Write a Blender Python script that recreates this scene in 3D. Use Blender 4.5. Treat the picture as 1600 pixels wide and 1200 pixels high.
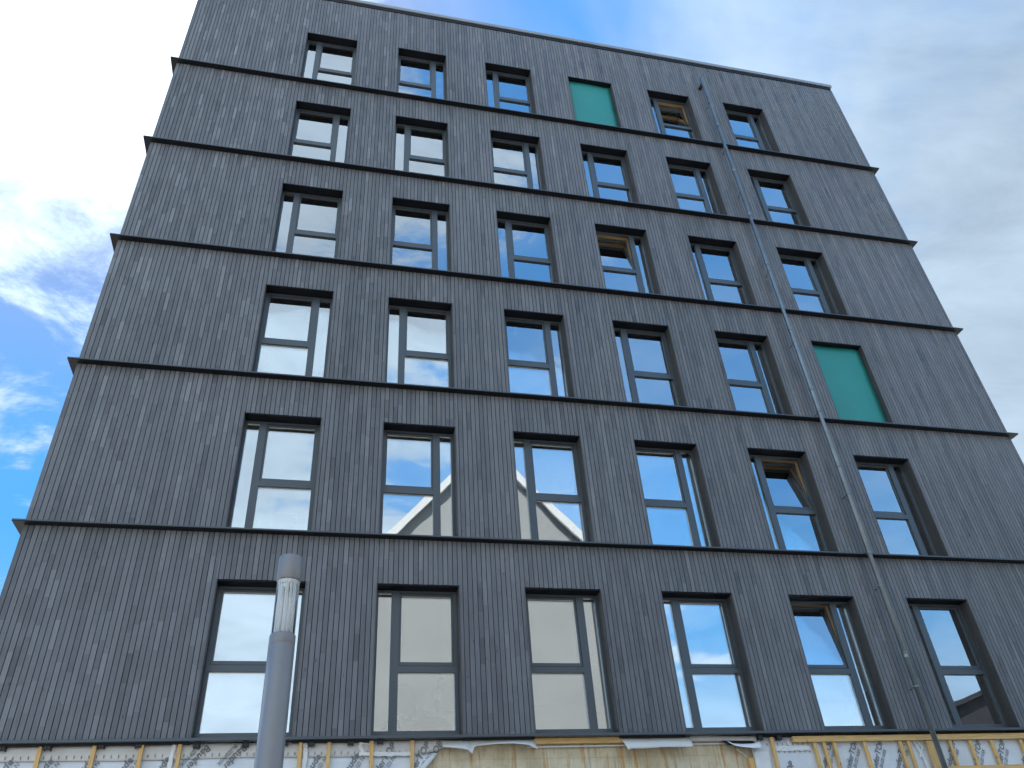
import bpy, bmesh, math, random
from mathutils import Vector, Matrix, noise as mnoise
R = math.radians
random.seed(7)
scn = bpy.context.scene
for o in list(bpy.data.objects):
    bpy.data.objects.remove(o)
col = scn.collection

# ------------------------------------------------------------------ camera
cam = bpy.data.cameras.new('camera')
cam.sensor_width = 36.0
cam.lens = 28.016
cam.clip_start = 0.05
cam.clip_end = 3000
cam_o = bpy.data.objects.new('camera', cam)
col.objects.link(cam_o)
YAW, PITCH, ROLL = 0.266564, 0.635190, -0.078037
cy_, sy_, cp_, sp_ = math.cos(YAW), math.sin(YAW), math.cos(PITCH), math.sin(PITCH)
fw = Vector((sy_ * cp_, cy_ * cp_, sp_))
rt = Vector((cy_, -sy_, 0))
up = rt.cross(fw)
rt2 = rt * math.cos(ROLL) + up * math.sin(ROLL)
up2 = up * math.cos(ROLL) - rt * math.sin(ROLL)
m3 = Matrix((rt2, up2, -fw)).transposed()
cam_o.matrix_world = Matrix.Translation((1.634, -12.623, 1.600)) @ m3.to_4x4()
scn.camera = cam_o
scn.render.resolution_x = 1024
scn.render.resolution_y = 768

# ------------------------------------------------------------------ light and sky
SUN_AZ, SUN_EL = R(-30), R(58)
SUN_DIR = Vector((math.sin(SUN_AZ) * math.cos(SUN_EL), math.cos(SUN_AZ) * math.cos(SUN_EL), math.sin(SUN_EL)))
sun = bpy.data.lights.new('sun', 'SUN')
sun.energy = 3.2
sun.angle = R(0.53)
sun.color = (1.0, 0.95, 0.88)
sun_o = bpy.data.objects.new('sun', sun)
col.objects.link(sun_o)
sun_o.rotation_euler = (-SUN_DIR).to_track_quat('-Z', 'Y').to_euler()

world = bpy.data.worlds.new('World')
scn.world = world
world.use_nodes = True


class NT:
    """tiny node-tree helper"""
    def __init__(self, tree):
        self.t = tree
        self.n = tree.nodes
        self.l = tree.links

    def new(self, kind, **kw):
        nd = self.n.new(kind)
        for k, v in kw.items():
            setattr(nd, k, v)
        return nd

    def link(self, a, b):
        self.l.new(a, b)

    def setin(self, nd, i, v):
        if hasattr(v, 'is_output') or isinstance(v, bpy.types.NodeSocket):
            self.l.new(v, nd.inputs[i])
        elif v is not None:
            nd.inputs[i].default_value = v

    def math(self, op, a, b=None, c=None, clamp=False):
        nd = self.new('ShaderNodeMath', operation=op)
        nd.use_clamp = clamp
        self.setin(nd, 0, a)
        self.setin(nd, 1, b)
        if c is not None:
            self.setin(nd, 2, c)
        return nd.outputs[0]

    def vmath(self, op, a, b=None, s=None):
        nd = self.new('ShaderNodeVectorMath', operation=op)
        self.setin(nd, 0, a)
        if b is not None:
            self.setin(nd, 1, b)
        if s is not None:
            self.setin(nd, 3, s)
        return nd.outputs['Value'] if op in ('DOT_PRODUCT', 'LENGTH') else nd.outputs[0]

    def mix(self, f, a, b, kind='MIX'):
        nd = self.new('ShaderNodeMix', data_type='RGBA', blend_type=kind)
        self.setin(nd, 0, f)
        self.setin(nd, 6, a)
        self.setin(nd, 7, b)
        return nd.outputs[2]

    def smooth(self, v, lo, hi, a=0.0, b=1.0):
        nd = self.new('ShaderNodeMapRange', interpolation_type='SMOOTHSTEP')
        self.setin(nd, 0, v)
        self.setin(nd, 1, lo)
        self.setin(nd, 2, hi)
        self.setin(nd, 3, a)
        self.setin(nd, 4, b)
        return nd.outputs[0]

    def noise(self, vec, scale, detail=4, rough=0.55, dist=0.0, dims='3D'):
        nd = self.new('ShaderNodeTexNoise', noise_dimensions=dims)
        if vec is not None:
            self.l.new(vec, nd.inputs['Vector'])
        nd.inputs['Scale'].default_value = scale
        nd.inputs['Detail'].default_value = detail
        nd.inputs['Roughness'].default_value = rough
        nd.inputs['Distortion'].default_value = dist
        return nd.outputs[0]

    def sep(self, v):
        nd = self.new('ShaderNodeSeparateXYZ')
        self.l.new(v, nd.inputs[0])
        return nd.outputs

    def comb(self, x, y, z):
        nd = self.new('ShaderNodeCombineXYZ')
        for i, v in enumerate((x, y, z)):
            self.setin(nd, i, v)
        return nd.outputs[0]


def build_world():
    t = NT(world.node_tree)
    for nd in list(t.n):
        t.n.remove(nd)
    sky = t.new('ShaderNodeTexSky', sky_type='NISHITA')
    sky.sun_disc = False
    sky.sun_elevation = SUN_EL
    sky.sun_rotation = SUN_AZ
    sky.altitude = 100
    sky.air_density = 1.0
    sky.dust_density = 0.6
    sky.ozone_density = 2.0
    hs = t.new('ShaderNodeHueSaturation')
    hs.inputs['Saturation'].default_value = 1.62
    hs.inputs['Hue'].default_value = 0.494
    hs.inputs['Value'].default_value = 1.45
    t.link(sky.outputs[0], hs.inputs['Color'])
    # shoulder: the glare round the sun is held back as a camera would
    lum = t.new('ShaderNodeRGBToBW')
    t.link(hs.outputs[0], lum.inputs[0])
    blue = t.vmath('SCALE', hs.outputs[0], None, t.math('DIVIDE', 1.55, t.math('ADD', 1.0, t.math('MULTIPLY', lum.outputs[0], 0.95))))
    tc = t.new('ShaderNodeTexCoord')
    d = t.vmath('NORMALIZE', tc.outputs['Generated'])
    x, y, z = t.sep(d)
    zz = t.math('ADD', t.math('MAXIMUM', z, 0.0), 0.22)
    px = t.math('DIVIDE', x, zz)
    py = t.math('DIVIDE', y, zz)
    P = t.comb(t.math('ADD', px, 0.27), t.math('ADD', py, 0.15), 5.3)
    # streaky mid-level cloud
    rot = t.new('ShaderNodeMapping')
    rot.inputs['Rotation'].default_value = (0, 0, R(25))
    rot.inputs['Scale'].default_value = (1.0, 1.7, 1.0)
    t.link(P, rot.inputs[0])
    n1 = t.noise(rot.outputs[0], 3.0, 8, 0.66, 0.4)
    n2 = t.noise(P, 0.8, 2, 0.5, 0.2)
    sd = t.math('MAXIMUM', t.vmath('DOT_PRODUCT', d, tuple(SUN_DIR)), 0.0)
    halo = t.math('POWER', sd, 26.0)
    wide = t.math('POWER', sd, 4.0)
    back = t.smooth(t.math('MULTIPLY', y, -1.0), -0.1, 0.6)          # clouds away from the sun are lit from the front
    bank = t.math('MULTIPLY', back, t.smooth(x, -0.10, 0.42, 1.0, 0.0))
    cov = t.math('ADD', n1, t.math('MULTIPLY', t.math('SUBTRACT', n2, 0.5), 0.7))
    cov = t.math('ADD', cov, t.math('MULTIPLY', halo, 0.40))
    cov = t.math('ADD', cov, t.math('MULTIPLY', bank, 0.29))
    dense = t.smooth(cov, 0.50, 0.72)
    veil_n = t.noise(P, 1.3, 5, 0.6, 0.5)
    veil = t.smooth(t.math('ADD', veil_n, t.math('MULTIPLY', t.math('SUBTRACT', x, t.math('MULTIPLY', back, 0.55)), 0.55)), 0.42, 0.92, 0.0, 0.95)
    low = t.smooth(z, 0.05, 0.46, 0.92, 0.0)
    veil = t.math('MAXIMUM', veil, t.math('MULTIPLY', back, t.smooth(veil_n, 0.3, 0.7, 0.20, 0.52)))
    a = t.math('MAXIMUM', dense, veil)
    a = t.math('MAXIMUM', a, low)
    bright = t.math('ADD', 1.75, t.math('MULTIPLY', wide, 1.1))
    bright = t.math('ADD', bright, t.math('MULTIPLY', halo, 2.6))
    bright = t.math('ADD', bright, t.math('MULTIPLY', back, 1.35))
    bright = t.math('ADD', bright, t.smooth(z, 0.1, 0.5, 0.9, 0.0))
    shade = t.math('MULTIPLY', bright, t.smooth(t.math('ADD', t.math('MULTIPLY', n1, 0.5), t.math('MULTIPLY', veil_n, 0.5)), 0.35, 0.65, 0.80, 1.18))
    cc = t.vmath('SCALE', (0.79, 0.975, 1.16), None, shade)
    blue = t.vmath('SCALE', blue, None, t.math('ADD', 1.0, t.math('MULTIPLY', back, 0.35)))
    c = t.mix(a, blue, cc)
    bg = t.new('ShaderNodeBackground')
    t.link(c, bg.inputs[0])
    bg.inputs[1].default_value = 0.12
    out = t.new('ShaderNodeOutputWorld')
    t.link(bg.outputs[0], out.inputs[0])


build_world()
vs = scn.view_settings
vs.view_transform = 'Standard'
vs.look = 'None'
vs.gamma = 1.0
vs.use_curve_mapping = False
vs.exposure = 1.6
scn.render.engine = 'CYCLES'
cy = scn.cycles
cy.max_bounces = 5
cy.diffuse_bounces = 3
cy.use_adaptive_sampling = True
cy.adaptive_threshold = 0.025
cy.glossy_bounces = 3
cy.transmission_bounces = 4
cy.transparent_max_bounces = 10
cy.caustics_reflective = False
cy.caustics_refractive = False
world.cycles.sampling_method = 'MANUAL'
world.cycles.sample_map_resolution = 512

# ------------------------------------------------------------------ materials
MATS = {}


def mat(name, base=(0.5, 0.5, 0.5), rough=0.6, metal=0.0, var=0.0, vscale=3.0, bump=0.0, bscale=20.0, spec=0.5):
    """plain procedural material: base colour with noise variation and fine relief"""
    m = bpy.data.materials.new(name)
    m.use_nodes = True
    t = NT(m.node_tree)
    b = t.n['Principled BSDF']
    b.inputs['Roughness'].default_value = rough
    b.inputs['Metallic'].default_value = metal
    b.inputs['Specular IOR Level'].default_value = spec
    geo = t.new('ShaderNodeNewGeometry')
    pos = geo.outputs['Position']
    n = t.noise(pos, vscale, 5, 0.6)
    lo = tuple(c * (1 - var) for c in base) + (1,)
    hi = tuple(min(1, c * (1 + var)) for c in base) + (1,)
    t.link(t.mix(t.smooth(n, 0.3, 0.7), lo, hi), b.inputs['Base Color'])
    if bump:
        bn = t.new('ShaderNodeBump')
        bn.inputs['Strength'].default_value = bump
        bn.inputs['Distance'].default_value = 0.01
        t.link(t.noise(pos, bscale, 4, 0.6), bn.inputs['Height'])
        t.link(bn.outputs[0], b.inputs['Normal'])
    MATS[name] = m
    return m


PITCH_B = 0.0835
XL, XR = -2.98, 16.96


def board_material(name, tint=(0.148, 0.155, 0.166), contrast=0.95):
    m = bpy.data.materials.new(name)
    m.use_nodes = True
    t = NT(m.node_tree)
    b = t.n['Principled BSDF']
    geo = t.new('ShaderNodeNewGeometry')
    x, y, z = t.sep(geo.outputs['Position'])
    # board number from where it stands along the wall (front) or along the side
    s = t.math('ADD', x, t.math('MULTIPLY', y, 0.25))
    idx = t.math('FLOOR', t.math('DIVIDE', t.math('SUBTRACT', x, XL), PITCH_B))
    idy = t.math('FLOOR', t.math('DIVIDE', y, PITCH_B))
    idb = t.math('ADD', idx, t.math('MULTIPLY', idy, 17.0))
    wn = t.new('ShaderNodeTexWhiteNoise', noise_dimensions='1D')
    t.link(idb, wn.inputs['W'])
    r1 = wn.outputs[0]

    def seg(length, seed):
        k = t.math('FLOOR', t.math('ADD', t.math('DIVIDE', z, length), t.math('MULTIPLY', r1, 9.0 + seed)))
        w2 = t.new('ShaderNodeTexWhiteNoise', noise_dimensions='2D')
        t.link(t.comb(t.math('ADD', idb, seed * 13.0), k, 0.0), w2.inputs['Vector'])
        return w2.outputs[0]
    a1, a2 = seg(1.7, 1.0), seg(0.43, 2.0)
    big = t.noise(geo.outputs['Position'], 0.35, 3, 0.5)
    grain = t.noise(t.comb(t.math('MULTIPLY', x, 70.0), t.math('MULTIPLY', y, 70.0), t.math('MULTIPLY', z, 2.2)), 1.0, 5, 0.62, 0.4)
    tone = t.math('ADD', t.math('MULTIPLY', t.math('SUBTRACT', r1, 0.5), 0.34 * contrast),
                  t.math('MULTIPLY', t.math('SUBTRACT', a1, 0.5), 0.22 * contrast))
    tone = t.math('ADD', tone, t.math('MULTIPLY', t.math('MULTIPLY', t.smooth(a2, 0.80, 0.98, 0.0, 1.0), t.smooth(t.math('SUBTRACT', x, t.math('MULTIPLY', z, 0.35)), -11.0, 4.0, 1.5, 0.55)), 0.30 * contrast))  # random pale segments, stronger towards upper left: sky sheen painted into the tone
    tone = t.math('ADD', tone, t.math('MULTIPLY', t.smooth(a2, 0.02, 0.14, 1.0, 0.0), -0.22 * contrast))
    tone = t.math('ADD', tone, t.math('MULTIPLY', t.math('SUBTRACT', grain, 0.5), 0.55))
    tone = t.math('ADD', tone, t.math('MULTIPLY', t.math('SUBTRACT', big, 0.5), 0.5))
    blot = t.noise(t.comb(t.math('MULTIPLY', idb, 3.7), t.math('MULTIPLY', y, 4.0), t.math('MULTIPLY', z, 1.9)), 1.0, 3, 0.6)
    tone = t.math('ADD', tone, t.math('MULTIPLY', t.math('SUBTRACT', blot, 0.5), 0.55))
    # small knots
    vor = t.new('ShaderNodeTexVoronoi')
    vor.inputs['Scale'].default_value = 1.0
    t.link(t.comb(t.math('MULTIPLY', x, 9.0), t.math('MULTIPLY', y, 9.0), t.math('MULTIPLY', z, 2.6)), vor.inputs['Vector'])
    knot = t.smooth(vor.outputs['Distance'], 0.05, 0.11, 1.0, 0.0)
    tone = t.math('SUBTRACT', tone, t.math('MULTIPLY', knot, 0.45))
    k = t.math('MAXIMUM', t.math('ADD', 1.0, tone), 0.3)
    hue = t.mix(t.math('MULTIPLY', wn.outputs[0], 0.5), tuple(tint) + (1,), (tint[0] * 1.04, tint[1], tint[2] * 0.96, 1))
    t.link(t.vmath('SCALE', hue, None, k), b.inputs['Base Color'])
    t.link(t.math('ADD', t.smooth(a1, 0.0, 1.0, 0.42, 0.66), t.math('MULTIPLY', a2, 0.14)), b.inputs['Roughness'])
    b.inputs['Specular IOR Level'].default_value = 0.42
    bn = t.new('ShaderNodeBump')
    bn.inputs['Strength'].default_value = 0.35
    bn.inputs['Distance'].default_value = 0.004
    t.link(grain, bn.inputs['Height'])
    t.link(bn.outputs[0], b.inputs['Normal'])
    MATS[name] = m
    return m


def glass_material(name, tint=(0.95, 0.99, 0.975), base_refl=0.40, wav=0.0025):
    m = bpy.data.materials.new(name)
    m.use_nodes = True
    t = NT(m.node_tree)
    for nd in list(t.n):
        t.n.remove(nd)
    geo = t.new('ShaderNodeNewGeometry')
    oi = t.new('ShaderNodeObjectInfo')
    off = t.vmath('ADD', geo.outputs['Position'], t.vmath('SCALE', (37.0, 11.0, 23.0), None, oi.outputs['Random']))
    bn = t.new('ShaderNodeBump')
    bn.inputs['Strength'].default_value = wav
    bn.inputs['Distance'].default_value = 1.0
    t.link(t.noise(off, 1.1, 1, 0.4), bn.inputs['Height'])
    lw = t.new('ShaderNodeFresnel')
    lw.inputs['IOR'].default_value = 1.5
    f = t.math('ADD', base_refl, t.math('MULTIPLY', lw.outputs[0], 1.3), clamp=True)
    gl = t.new('ShaderNodeBsdfGlossy')
    gl.inputs['Roughness'].default_value = 0.0
    gl.inputs['Color'].default_value = (0.93, 0.97, 1.0, 1)
    t.link(bn.outputs[0], gl.inputs['Normal'])
    tr = t.new('ShaderNodeBsdfTransparent')
    tr.inputs['Color'].default_value = tuple(tint) + (1,)
    mx = t.new('ShaderNodeMixShader')
    t.link(f, mx.inputs[0])
    t.link(tr.outputs[0], mx.inputs[1])
    t.link(gl.outputs[0], mx.inputs[2])
    out = t.new('ShaderNodeOutputMaterial')
    t.link(mx.outputs[0], out.inputs[0])
    MATS[name] = m
    return m


def membrane_material(name, base, dots, hscale):
    m = bpy.data.materials.new(name)
    m.use_nodes = True
    t = NT(m.node_tree)
    b = t.n['Principled BSDF']
    geo = t.new('ShaderNodeNewGeometry')
    x, y, z = t.sep(geo.outputs['Position'])
    sx = t.math('SINE', t.math('MULTIPLY', x, 2 * math.pi / hscale))
    sz = t.math('SINE', t.math('MULTIPLY', z, 2 * math.pi / hscale))
    dot = t.smooth(t.math('MULTIPLY', sx, sz), 0.25, 0.75)
    n = t.noise(geo.outputs['Position'], 2.5, 5, 0.6)
    stain = t.noise(t.comb(t.math('MULTIPLY', x, 2.0), 0.0, t.math('MULTIPLY', z, 0.8)), 1.3, 4, 0.6)
    c0 = t.mix(t.smooth(n, 0.3, 0.7), tuple(k * 0.86 for k in base) + (1,), tuple(base) + (1,))
    c0 = t.mix(t.smooth(stain, 0.52, 0.75, 0, 0.35), c0, (0.52, 0.45, 0.36, 1))
    c1 = t.mix(dot, c0, tuple(k * (1 - dots) for k in base) + (1,))
    # pale seams of the reinforcing grid
    gz = t.math('FRACT', t.math('DIVIDE', z, 0.2))
    c1 = t.mix(t.smooth(gz, 0.0, 0.03, 0.35, 0.0), c1, (0.33, 0.35, 0.36, 1))
    t.link(c1, b.inputs['Base Color'])
    b.inputs['Roughness'].default_value = 0.55
    bn = t.new('ShaderNodeBump')
    bn.inputs['Strength'].default_value = 0.4
    bn.inputs['Distance'].default_value = 0.02
    t.link(t.noise(geo.outputs['Position'], 4.0, 3, 0.55), bn.inputs['Height'])
    t.link(bn.outputs[0], b.inputs['Normal'])
    MATS[name] = m
    return m


def concrete_material(name):
    m = bpy.data.materials.new(name)
    m.use_nodes = True
    t = NT(m.node_tree)
    b = t.n['Principled BSDF']
    geo = t.new('ShaderNodeNewGeometry')
    pos = geo.outputs['Position']
    x, y, z = t.sep(pos)
    n = t.noise(pos, 3.0, 8, 0.65)
    c = t.mix(t.smooth(n, 0.3, 0.72), (0.60, 0.50, 0.32, 1), (0.80, 0.71, 0.52, 1))
    run = t.noise(t.comb(t.math('MULTIPLY', x, 5.0), 0.0, t.math('MULTIPLY', z, 0.45)), 1.6, 7, 0.7)
    c = t.mix(t.smooth(run, 0.50, 0.64, 0, 0.9), c, (0.55, 0.28, 0.08, 1))
    drip = t.noise(t.comb(t.math('MULTIPLY', x, 14.0), 3.0, t.math('MULTIPLY', z, 0.7)), 1.2, 4, 0.6)
    c = t.mix(t.smooth(drip, 0.55, 0.75, 0, 0.5), c, (0.17, 0.14, 0.09, 1))
    t.link(c, b.inputs['Base Color'])
    b.inputs['Roughness'].default_value = 0.85
    bn = t.new('ShaderNodeBump')
    bn.inputs['Strength'].default_value = 0.5
    bn.inputs['Distance'].default_value = 0.01
    t.link(t.noise(pos, 25.0, 6, 0.7), bn.inputs['Height'])
    t.link(bn.outputs[0], b.inputs['Normal'])
    MATS[name] = m
    return m


def timber_material(name, base=(0.62, 0.36, 0.14), axis='z'):
    m = bpy.data.materials.new(name)
    m.use_nodes = True
    t = NT(m.node_tree)
    b = t.n['Principled BSDF']
    geo = t.new('ShaderNodeNewGeometry')
    x, y, z = t.sep(geo.outputs['Position'])
    k = (60.0, 60.0, 3.0) if axis == 'z' else (3.0, 60.0, 60.0)
    g = t.noise(t.comb(t.math('MULTIPLY', x, k[0]), t.math('MULTIPLY', y, k[1]), t.math('MULTIPLY', z, k[2])), 1.0, 5, 0.6, 0.8)
    oi = t.new('ShaderNodeObjectInfo')
    c = t.mix(t.smooth(g, 0.3, 0.7), tuple(v * 0.72 for v in base) + (1,), tuple(min(1, v * 1.15) for v in base) + (1,))
    c = t.mix(t.math('MULTIPLY', oi.outputs['Random'], 0.4), c, tuple(v * 0.8 for v in base) + (1,))
    vor = t.new('ShaderNodeTexVoronoi')
    vor.inputs['Scale'].default_value = 1.0
    t.link(t.comb(t.math('MULTIPLY', x, 7.0), t.math('MULTIPLY', y, 7.0), t.math('MULTIPLY', z, 5.0)), vor.inputs['Vector'])
    c = t.mix(t.smooth(vor.outputs['Distance'], 0.06, 0.13, 0.8, 0.0), c, (0.16, 0.07, 0.02, 1))
    t.link(c, b.inputs['Base Color'])
    b.inputs['Roughness'].default_value = 0.7
    MATS[name] = m
    return m


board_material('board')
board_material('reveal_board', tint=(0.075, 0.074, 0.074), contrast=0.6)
mat('soffit_shade', (0.007, 0.008, 0.011), 0.6, 0.0, 0.1, 2.0, spec=0.2)  # near-black: shade under the window heads is put into the colour
glass_material('glass')
glass_material('added_rear_glass', (0.98, 0.99, 0.98), 0.02, 0.0)  # extra clear, so the added rear bands pass more sun
mat('backing', (0.012, 0.012, 0.013), 0.9)
mat('aluminium', (0.066, 0.082, 0.094), 0.38, 0.0, 0.05, 2.0, spec=0.6)
mat('shaded_ledge_metal', (0.010, 0.011, 0.014), 0.5, 0.0, 0.12, 1.5, 0.05, 3.0, spec=0.25)  # near-black: the shade of the ledge underside is held in this colour
mat('edge_metal', (0.13, 0.135, 0.14), 0.4, 0.0, 0.08, 2.0)
mat('gasket', (0.012, 0.012, 0.013), 0.5)
timber_material('window_timber', (0.60, 0.37, 0.16))
timber_material('batten_timber', (0.80, 0.50, 0.19))
timber_material('rail_timber', (0.78, 0.50, 0.20), 'x')
mat('teal_panel', (0.028, 0.25, 0.222), 0.5, 0.0, 0.05, 1.2, 0.15, 3.0)
mat('zinc', (0.24, 0.27, 0.28), 0.42, 0.8, 0.14, 3.0, 0.05, 8.0)
mat('coping', (0.30, 0.31, 0.31), 0.45, 0.3, 0.1, 1.0)
mat('interior_wall', (0.82, 0.83, 0.81), 0.9, 0, 0.03, 0.6)
mat('interior_ceiling', (0.80, 0.81, 0.80), 0.9, 0, 0.05, 0.6)
mat('interior_floor', (0.60, 0.56, 0.50), 0.6, 0, 0.1, 2.0)
membrane_material('membrane_dotted', (0.80, 0.78, 0.73), 0.45, 0.034)
membrane_material('membrane_pale', (0.80, 0.83, 0.85), 0.14, 0.026)
mat('white_tape', (0.82, 0.82, 0.80), 0.5, 0, 0.06, 6.0, 0.5, 14.0)
mat('print', (0.16, 0.165, 0.17), 0.6, 0, 0.25, 9.0)
mat('black_plastic', (0.012, 0.012, 0.013), 0.6)
concrete_material('concrete')
mat('lamp_metal', (0.235, 0.24, 0.255), 0.42, 0.2, 0.05, 2.0, 0.06, 160.0)
def ribbed_glass(name):
    m = bpy.data.materials.new(name)
    m.use_nodes = True
    t = NT(m.node_tree)
    for nd in list(t.n):
        t.n.remove(nd)
    tc = t.new('ShaderNodeTexCoord')
    x, y, z = t.sep(tc.outputs['Object'])
    ang = t.math('ARCTAN2', y, x)
    n = t.noise(t.comb(t.math('MULTIPLY', ang, 3.2), 0.0, t.math('MULTIPLY', z, 0.6)), 1.6, 3, 0.6)
    rib = t.smooth(n, 0.46, 0.58, 0.10, 0.80)
    tr = t.new('ShaderNodeBsdfTransparent')
    tr.inputs['Color'].default_value = (0.95, 0.97, 0.98, 1)
    tl = t.new('ShaderNodeBsdfTranslucent')
    tl.inputs['Color'].default_value = (0.92, 0.95, 0.96, 1)
    df = t.new('ShaderNodeBsdfDiffuse')
    df.inputs['Color'].default_value = (0.92, 0.95, 0.96, 1)
    m1 = t.new('ShaderNodeMixShader')
    m1.inputs[0].default_value = 0.5
    t.link(tl.outputs[0], m1.inputs[1])
    t.link(df.outputs[0], m1.inputs[2])
    m2 = t.new('ShaderNodeMixShader')
    t.link(rib, m2.inputs[0])
    t.link(tr.outputs[0], m2.inputs[1])
    t.link(m1.outputs[0], m2.inputs[2])
    gl = t.new('ShaderNodeBsdfGlossy')
    gl.inputs['Roughness'].default_value = 0.05
    fr = t.new('ShaderNodeFresnel')
    fr.inputs['IOR'].default_value = 1.25
    m3 = t.new('ShaderNodeMixShader')
    t.link(fr.outputs[0], m3.inputs[0])
    t.link(m2.outputs[0], m3.inputs[1])
    t.link(gl.outputs[0], m3.inputs[2])
    out = t.new('ShaderNodeOutputMaterial')
    t.link(m3.outputs[0], out.inputs[0])
    MATS[name] = m


ribbed_glass('lamp_glass')
mat('lamp_rod', (0.90, 0.92, 0.92), 0.25, 0, 0.05, 5.0)
mat('house_render', (0.325, 0.33, 0.325), 0.9, 0, 0.05, 0.35, 0.3, 30.0)
mat('house_white', (0.72, 0.72, 0.70), 0.7, 0, 0.03, 1.0)
mat('roof_tile', (0.16, 0.07, 0.045), 0.8, 0, 0.25, 4.0, 0.6, 8.0)
mat('slate', (0.035, 0.037, 0.042), 0.6, 0, 0.2, 2.0, 0.3, 8.0)
mat('paving', (0.30, 0.29, 0.27), 0.9, 0, 0.15, 0.8, 0.4, 12.0)
mat('asphalt', (0.055, 0.055, 0.056), 0.92, 0, 0.25, 1.5, 0.5, 40.0)
mat('desk_white', (0.84, 0.85, 0.84), 0.5, 0, 0.02, 2.0)
mat('chair_fabric', (0.035, 0.035, 0.04), 0.9, 0, 0.2, 20.0)
mat('chair_pale', (0.55, 0.57, 0.56), 0.8, 0, 0.05, 20.0)
mat('skin', (0.50, 0.30, 0.21), 0.6, 0, 0.06, 10.0)
mat('shirt_white', (0.83, 0.84, 0.82), 0.85, 0, 0.04, 8.0)
mat('trousers_dark', (0.03, 0.032, 0.04), 0.9, 0, 0.15, 12.0)
mat('hair_dark', (0.03, 0.02, 0.014), 0.6, 0, 0.3, 40.0)


# ------------------------------------------------------------------ mesh helpers
class MB:
    def __init__(self):
        self.v = []
        self.f = []

    def box(self, x0, x1, y0, y1, z0, z1):
        i = len(self.v)
        self.v += [(x0, y0, z0), (x1, y0, z0), (x1, y1, z0), (x0, y1, z0),
                   (x0, y0, z1), (x1, y0, z1), (x1, y1, z1), (x0, y1, z1)]
        self.f += [(i, i + 3, i + 2, i + 1), (i + 4, i + 5, i + 6, i + 7), (i, i + 1, i + 5, i + 4),
                   (i + 1, i + 2, i + 6, i + 5), (i + 2, i + 3, i + 7, i + 6), (i + 3, i, i + 4, i + 7)]
        return self

    def poly_prism(self, pts, axis, a0, a1):
        """closed outline swept along an axis ('x','y' or 'z')"""
        n = len(pts)
        i = len(self.v)

        def mk(p, a):
            return {'x': (a, p[0], p[1]), 'y': (p[0], a, p[1]), 'z': (p[0], p[1], a)}[axis]
        self.v += [mk(p, a0) for p in pts] + [mk(p, a1) for p in pts]
        self.f.append(tuple(range(i, i + n)))
        self.f.append(tuple(range(i + 2 * n - 1, i + n - 1, -1)))
        for k in range(n):
            q = (k + 1) % n
            self.f.append((i + k, i + n + k, i + n + q, i + q))
        return self

    def lathe(self, prof, c=(0, 0), seg=32):
        """profile of (radius, z) turned about a vertical axis at c"""
        i = len(self.v)
        n = len(prof)
        for r, z in prof:
            for s in range(seg):
                a = 2 * math.pi * s / seg
                self.v.append((c[0] + r * math.cos(a), c[1] + r * math.sin(a), z))
        for k in range(n - 1):
            for s in range(seg):
                q = (s + 1) % seg
                self.f.append((i + k * seg + s, i + k * seg + q, i + (k + 1) * seg + q, i + (k + 1) * seg + s))
        self.f.append(tuple(i + s for s in reversed(range(seg))))
        self.f.append(tuple(i + (n - 1) * seg + s for s in range(seg)))
        return self

    def tube(self, p0, p1, r, seg=12):
        p0, p1 = Vector(p0), Vector(p1)
        d = (p1 - p0).normalized()
        a = d.orthogonal().normalized()
        b = d.cross(a)
        i = len(self.v)
        for p in (p0, p1):
            for s in range(seg):
                t = 2 * math.pi * s / seg
                self.v.append(tuple(p + a * r * math.cos(t) + b * r * math.sin(t)))
        for s in range(seg):
            q = (s + 1) % seg
            self.f.append((i + s, i + q, i + seg + q, i + seg + s))
        self.f.append(tuple(i + s for s in reversed(range(seg))))
        self.f.append(tuple(i + seg + s for s in range(seg)))
        return self

    def mesh(self, name, material, smooth=False):
        me = bpy.data.meshes.new(name)
        me.from_pydata(self.v, [], self.f)
        bm = bmesh.new()
        bm.from_mesh(me)
        bmesh.ops.recalc_face_normals(bm, faces=bm.faces)
        bm.to_mesh(me)
        bm.free()
        me.materials.append(MATS[material])
        if smooth:
            for p in me.polygons:
                p.use_smooth = len(p.vertices) == 4
        return me

    def build(self, name, material, parent=None, loc=(0, 0, 0), smooth=False):
        return put(name, self.mesh(name, material, smooth), parent, loc)


def put(name, me, parent=None, loc=(0, 0, 0), rot=None):
    o = bpy.data.objects.new(name, me)
    col.objects.link(o)
    o.location = loc
    if rot:
        o.rotation_euler = rot
    if parent:
        o.parent = parent
    return o


def tag(o, label=None, cat=None, group=None, kind=None):
    for k, v in (('label', label), ('category', cat), ('group', group), ('kind', kind)):
        if v:
            o[k] = v
    return o


def empty(name, loc=(0, 0, 0), rz=0.0):
    o = bpy.data.objects.new(name, None)
    o.empty_display_size = 0.3
    col.objects.link(o)
    o.location = loc
    o.rotation_euler = (0, 0, rz)
    return o


def bevel(o, w=0.004, seg=2):
    m = o.modifiers.new('bevel', 'BEVEL')
    m.width = w
    m.segments = seg
    m.limit_method = 'ANGLE'
    return o


# ------------------------------------------------------------------ ground
ground = MB().box(-900, 900, -900, 900, -0.5, -0.02).build('ground', 'paving')
tag(ground, kind='structure')
road = MB().box(-300, 300, -11.2, -5.2, -0.015, -0.004).build('road', 'asphalt')
tag(road, kind='structure')
for (ya, yb) in ((-5.2, 0.0), (-17.9, -11.2)):
    pv = MB()
    pv.box(-300, 300, ya + (0.15 if ya < -10 else 0.152), yb - 0.15, -0.01, 0.0)
    p = pv.build('pavement', 'paving')
    tag(p, kind='structure')
for yk in (-5.2, -11.35):
    k = MB().box(-300, 300, yk, yk + 0.15, -0.02, 0.11).build('kerb', 'paving')
    tag(k, kind='structure')

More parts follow.
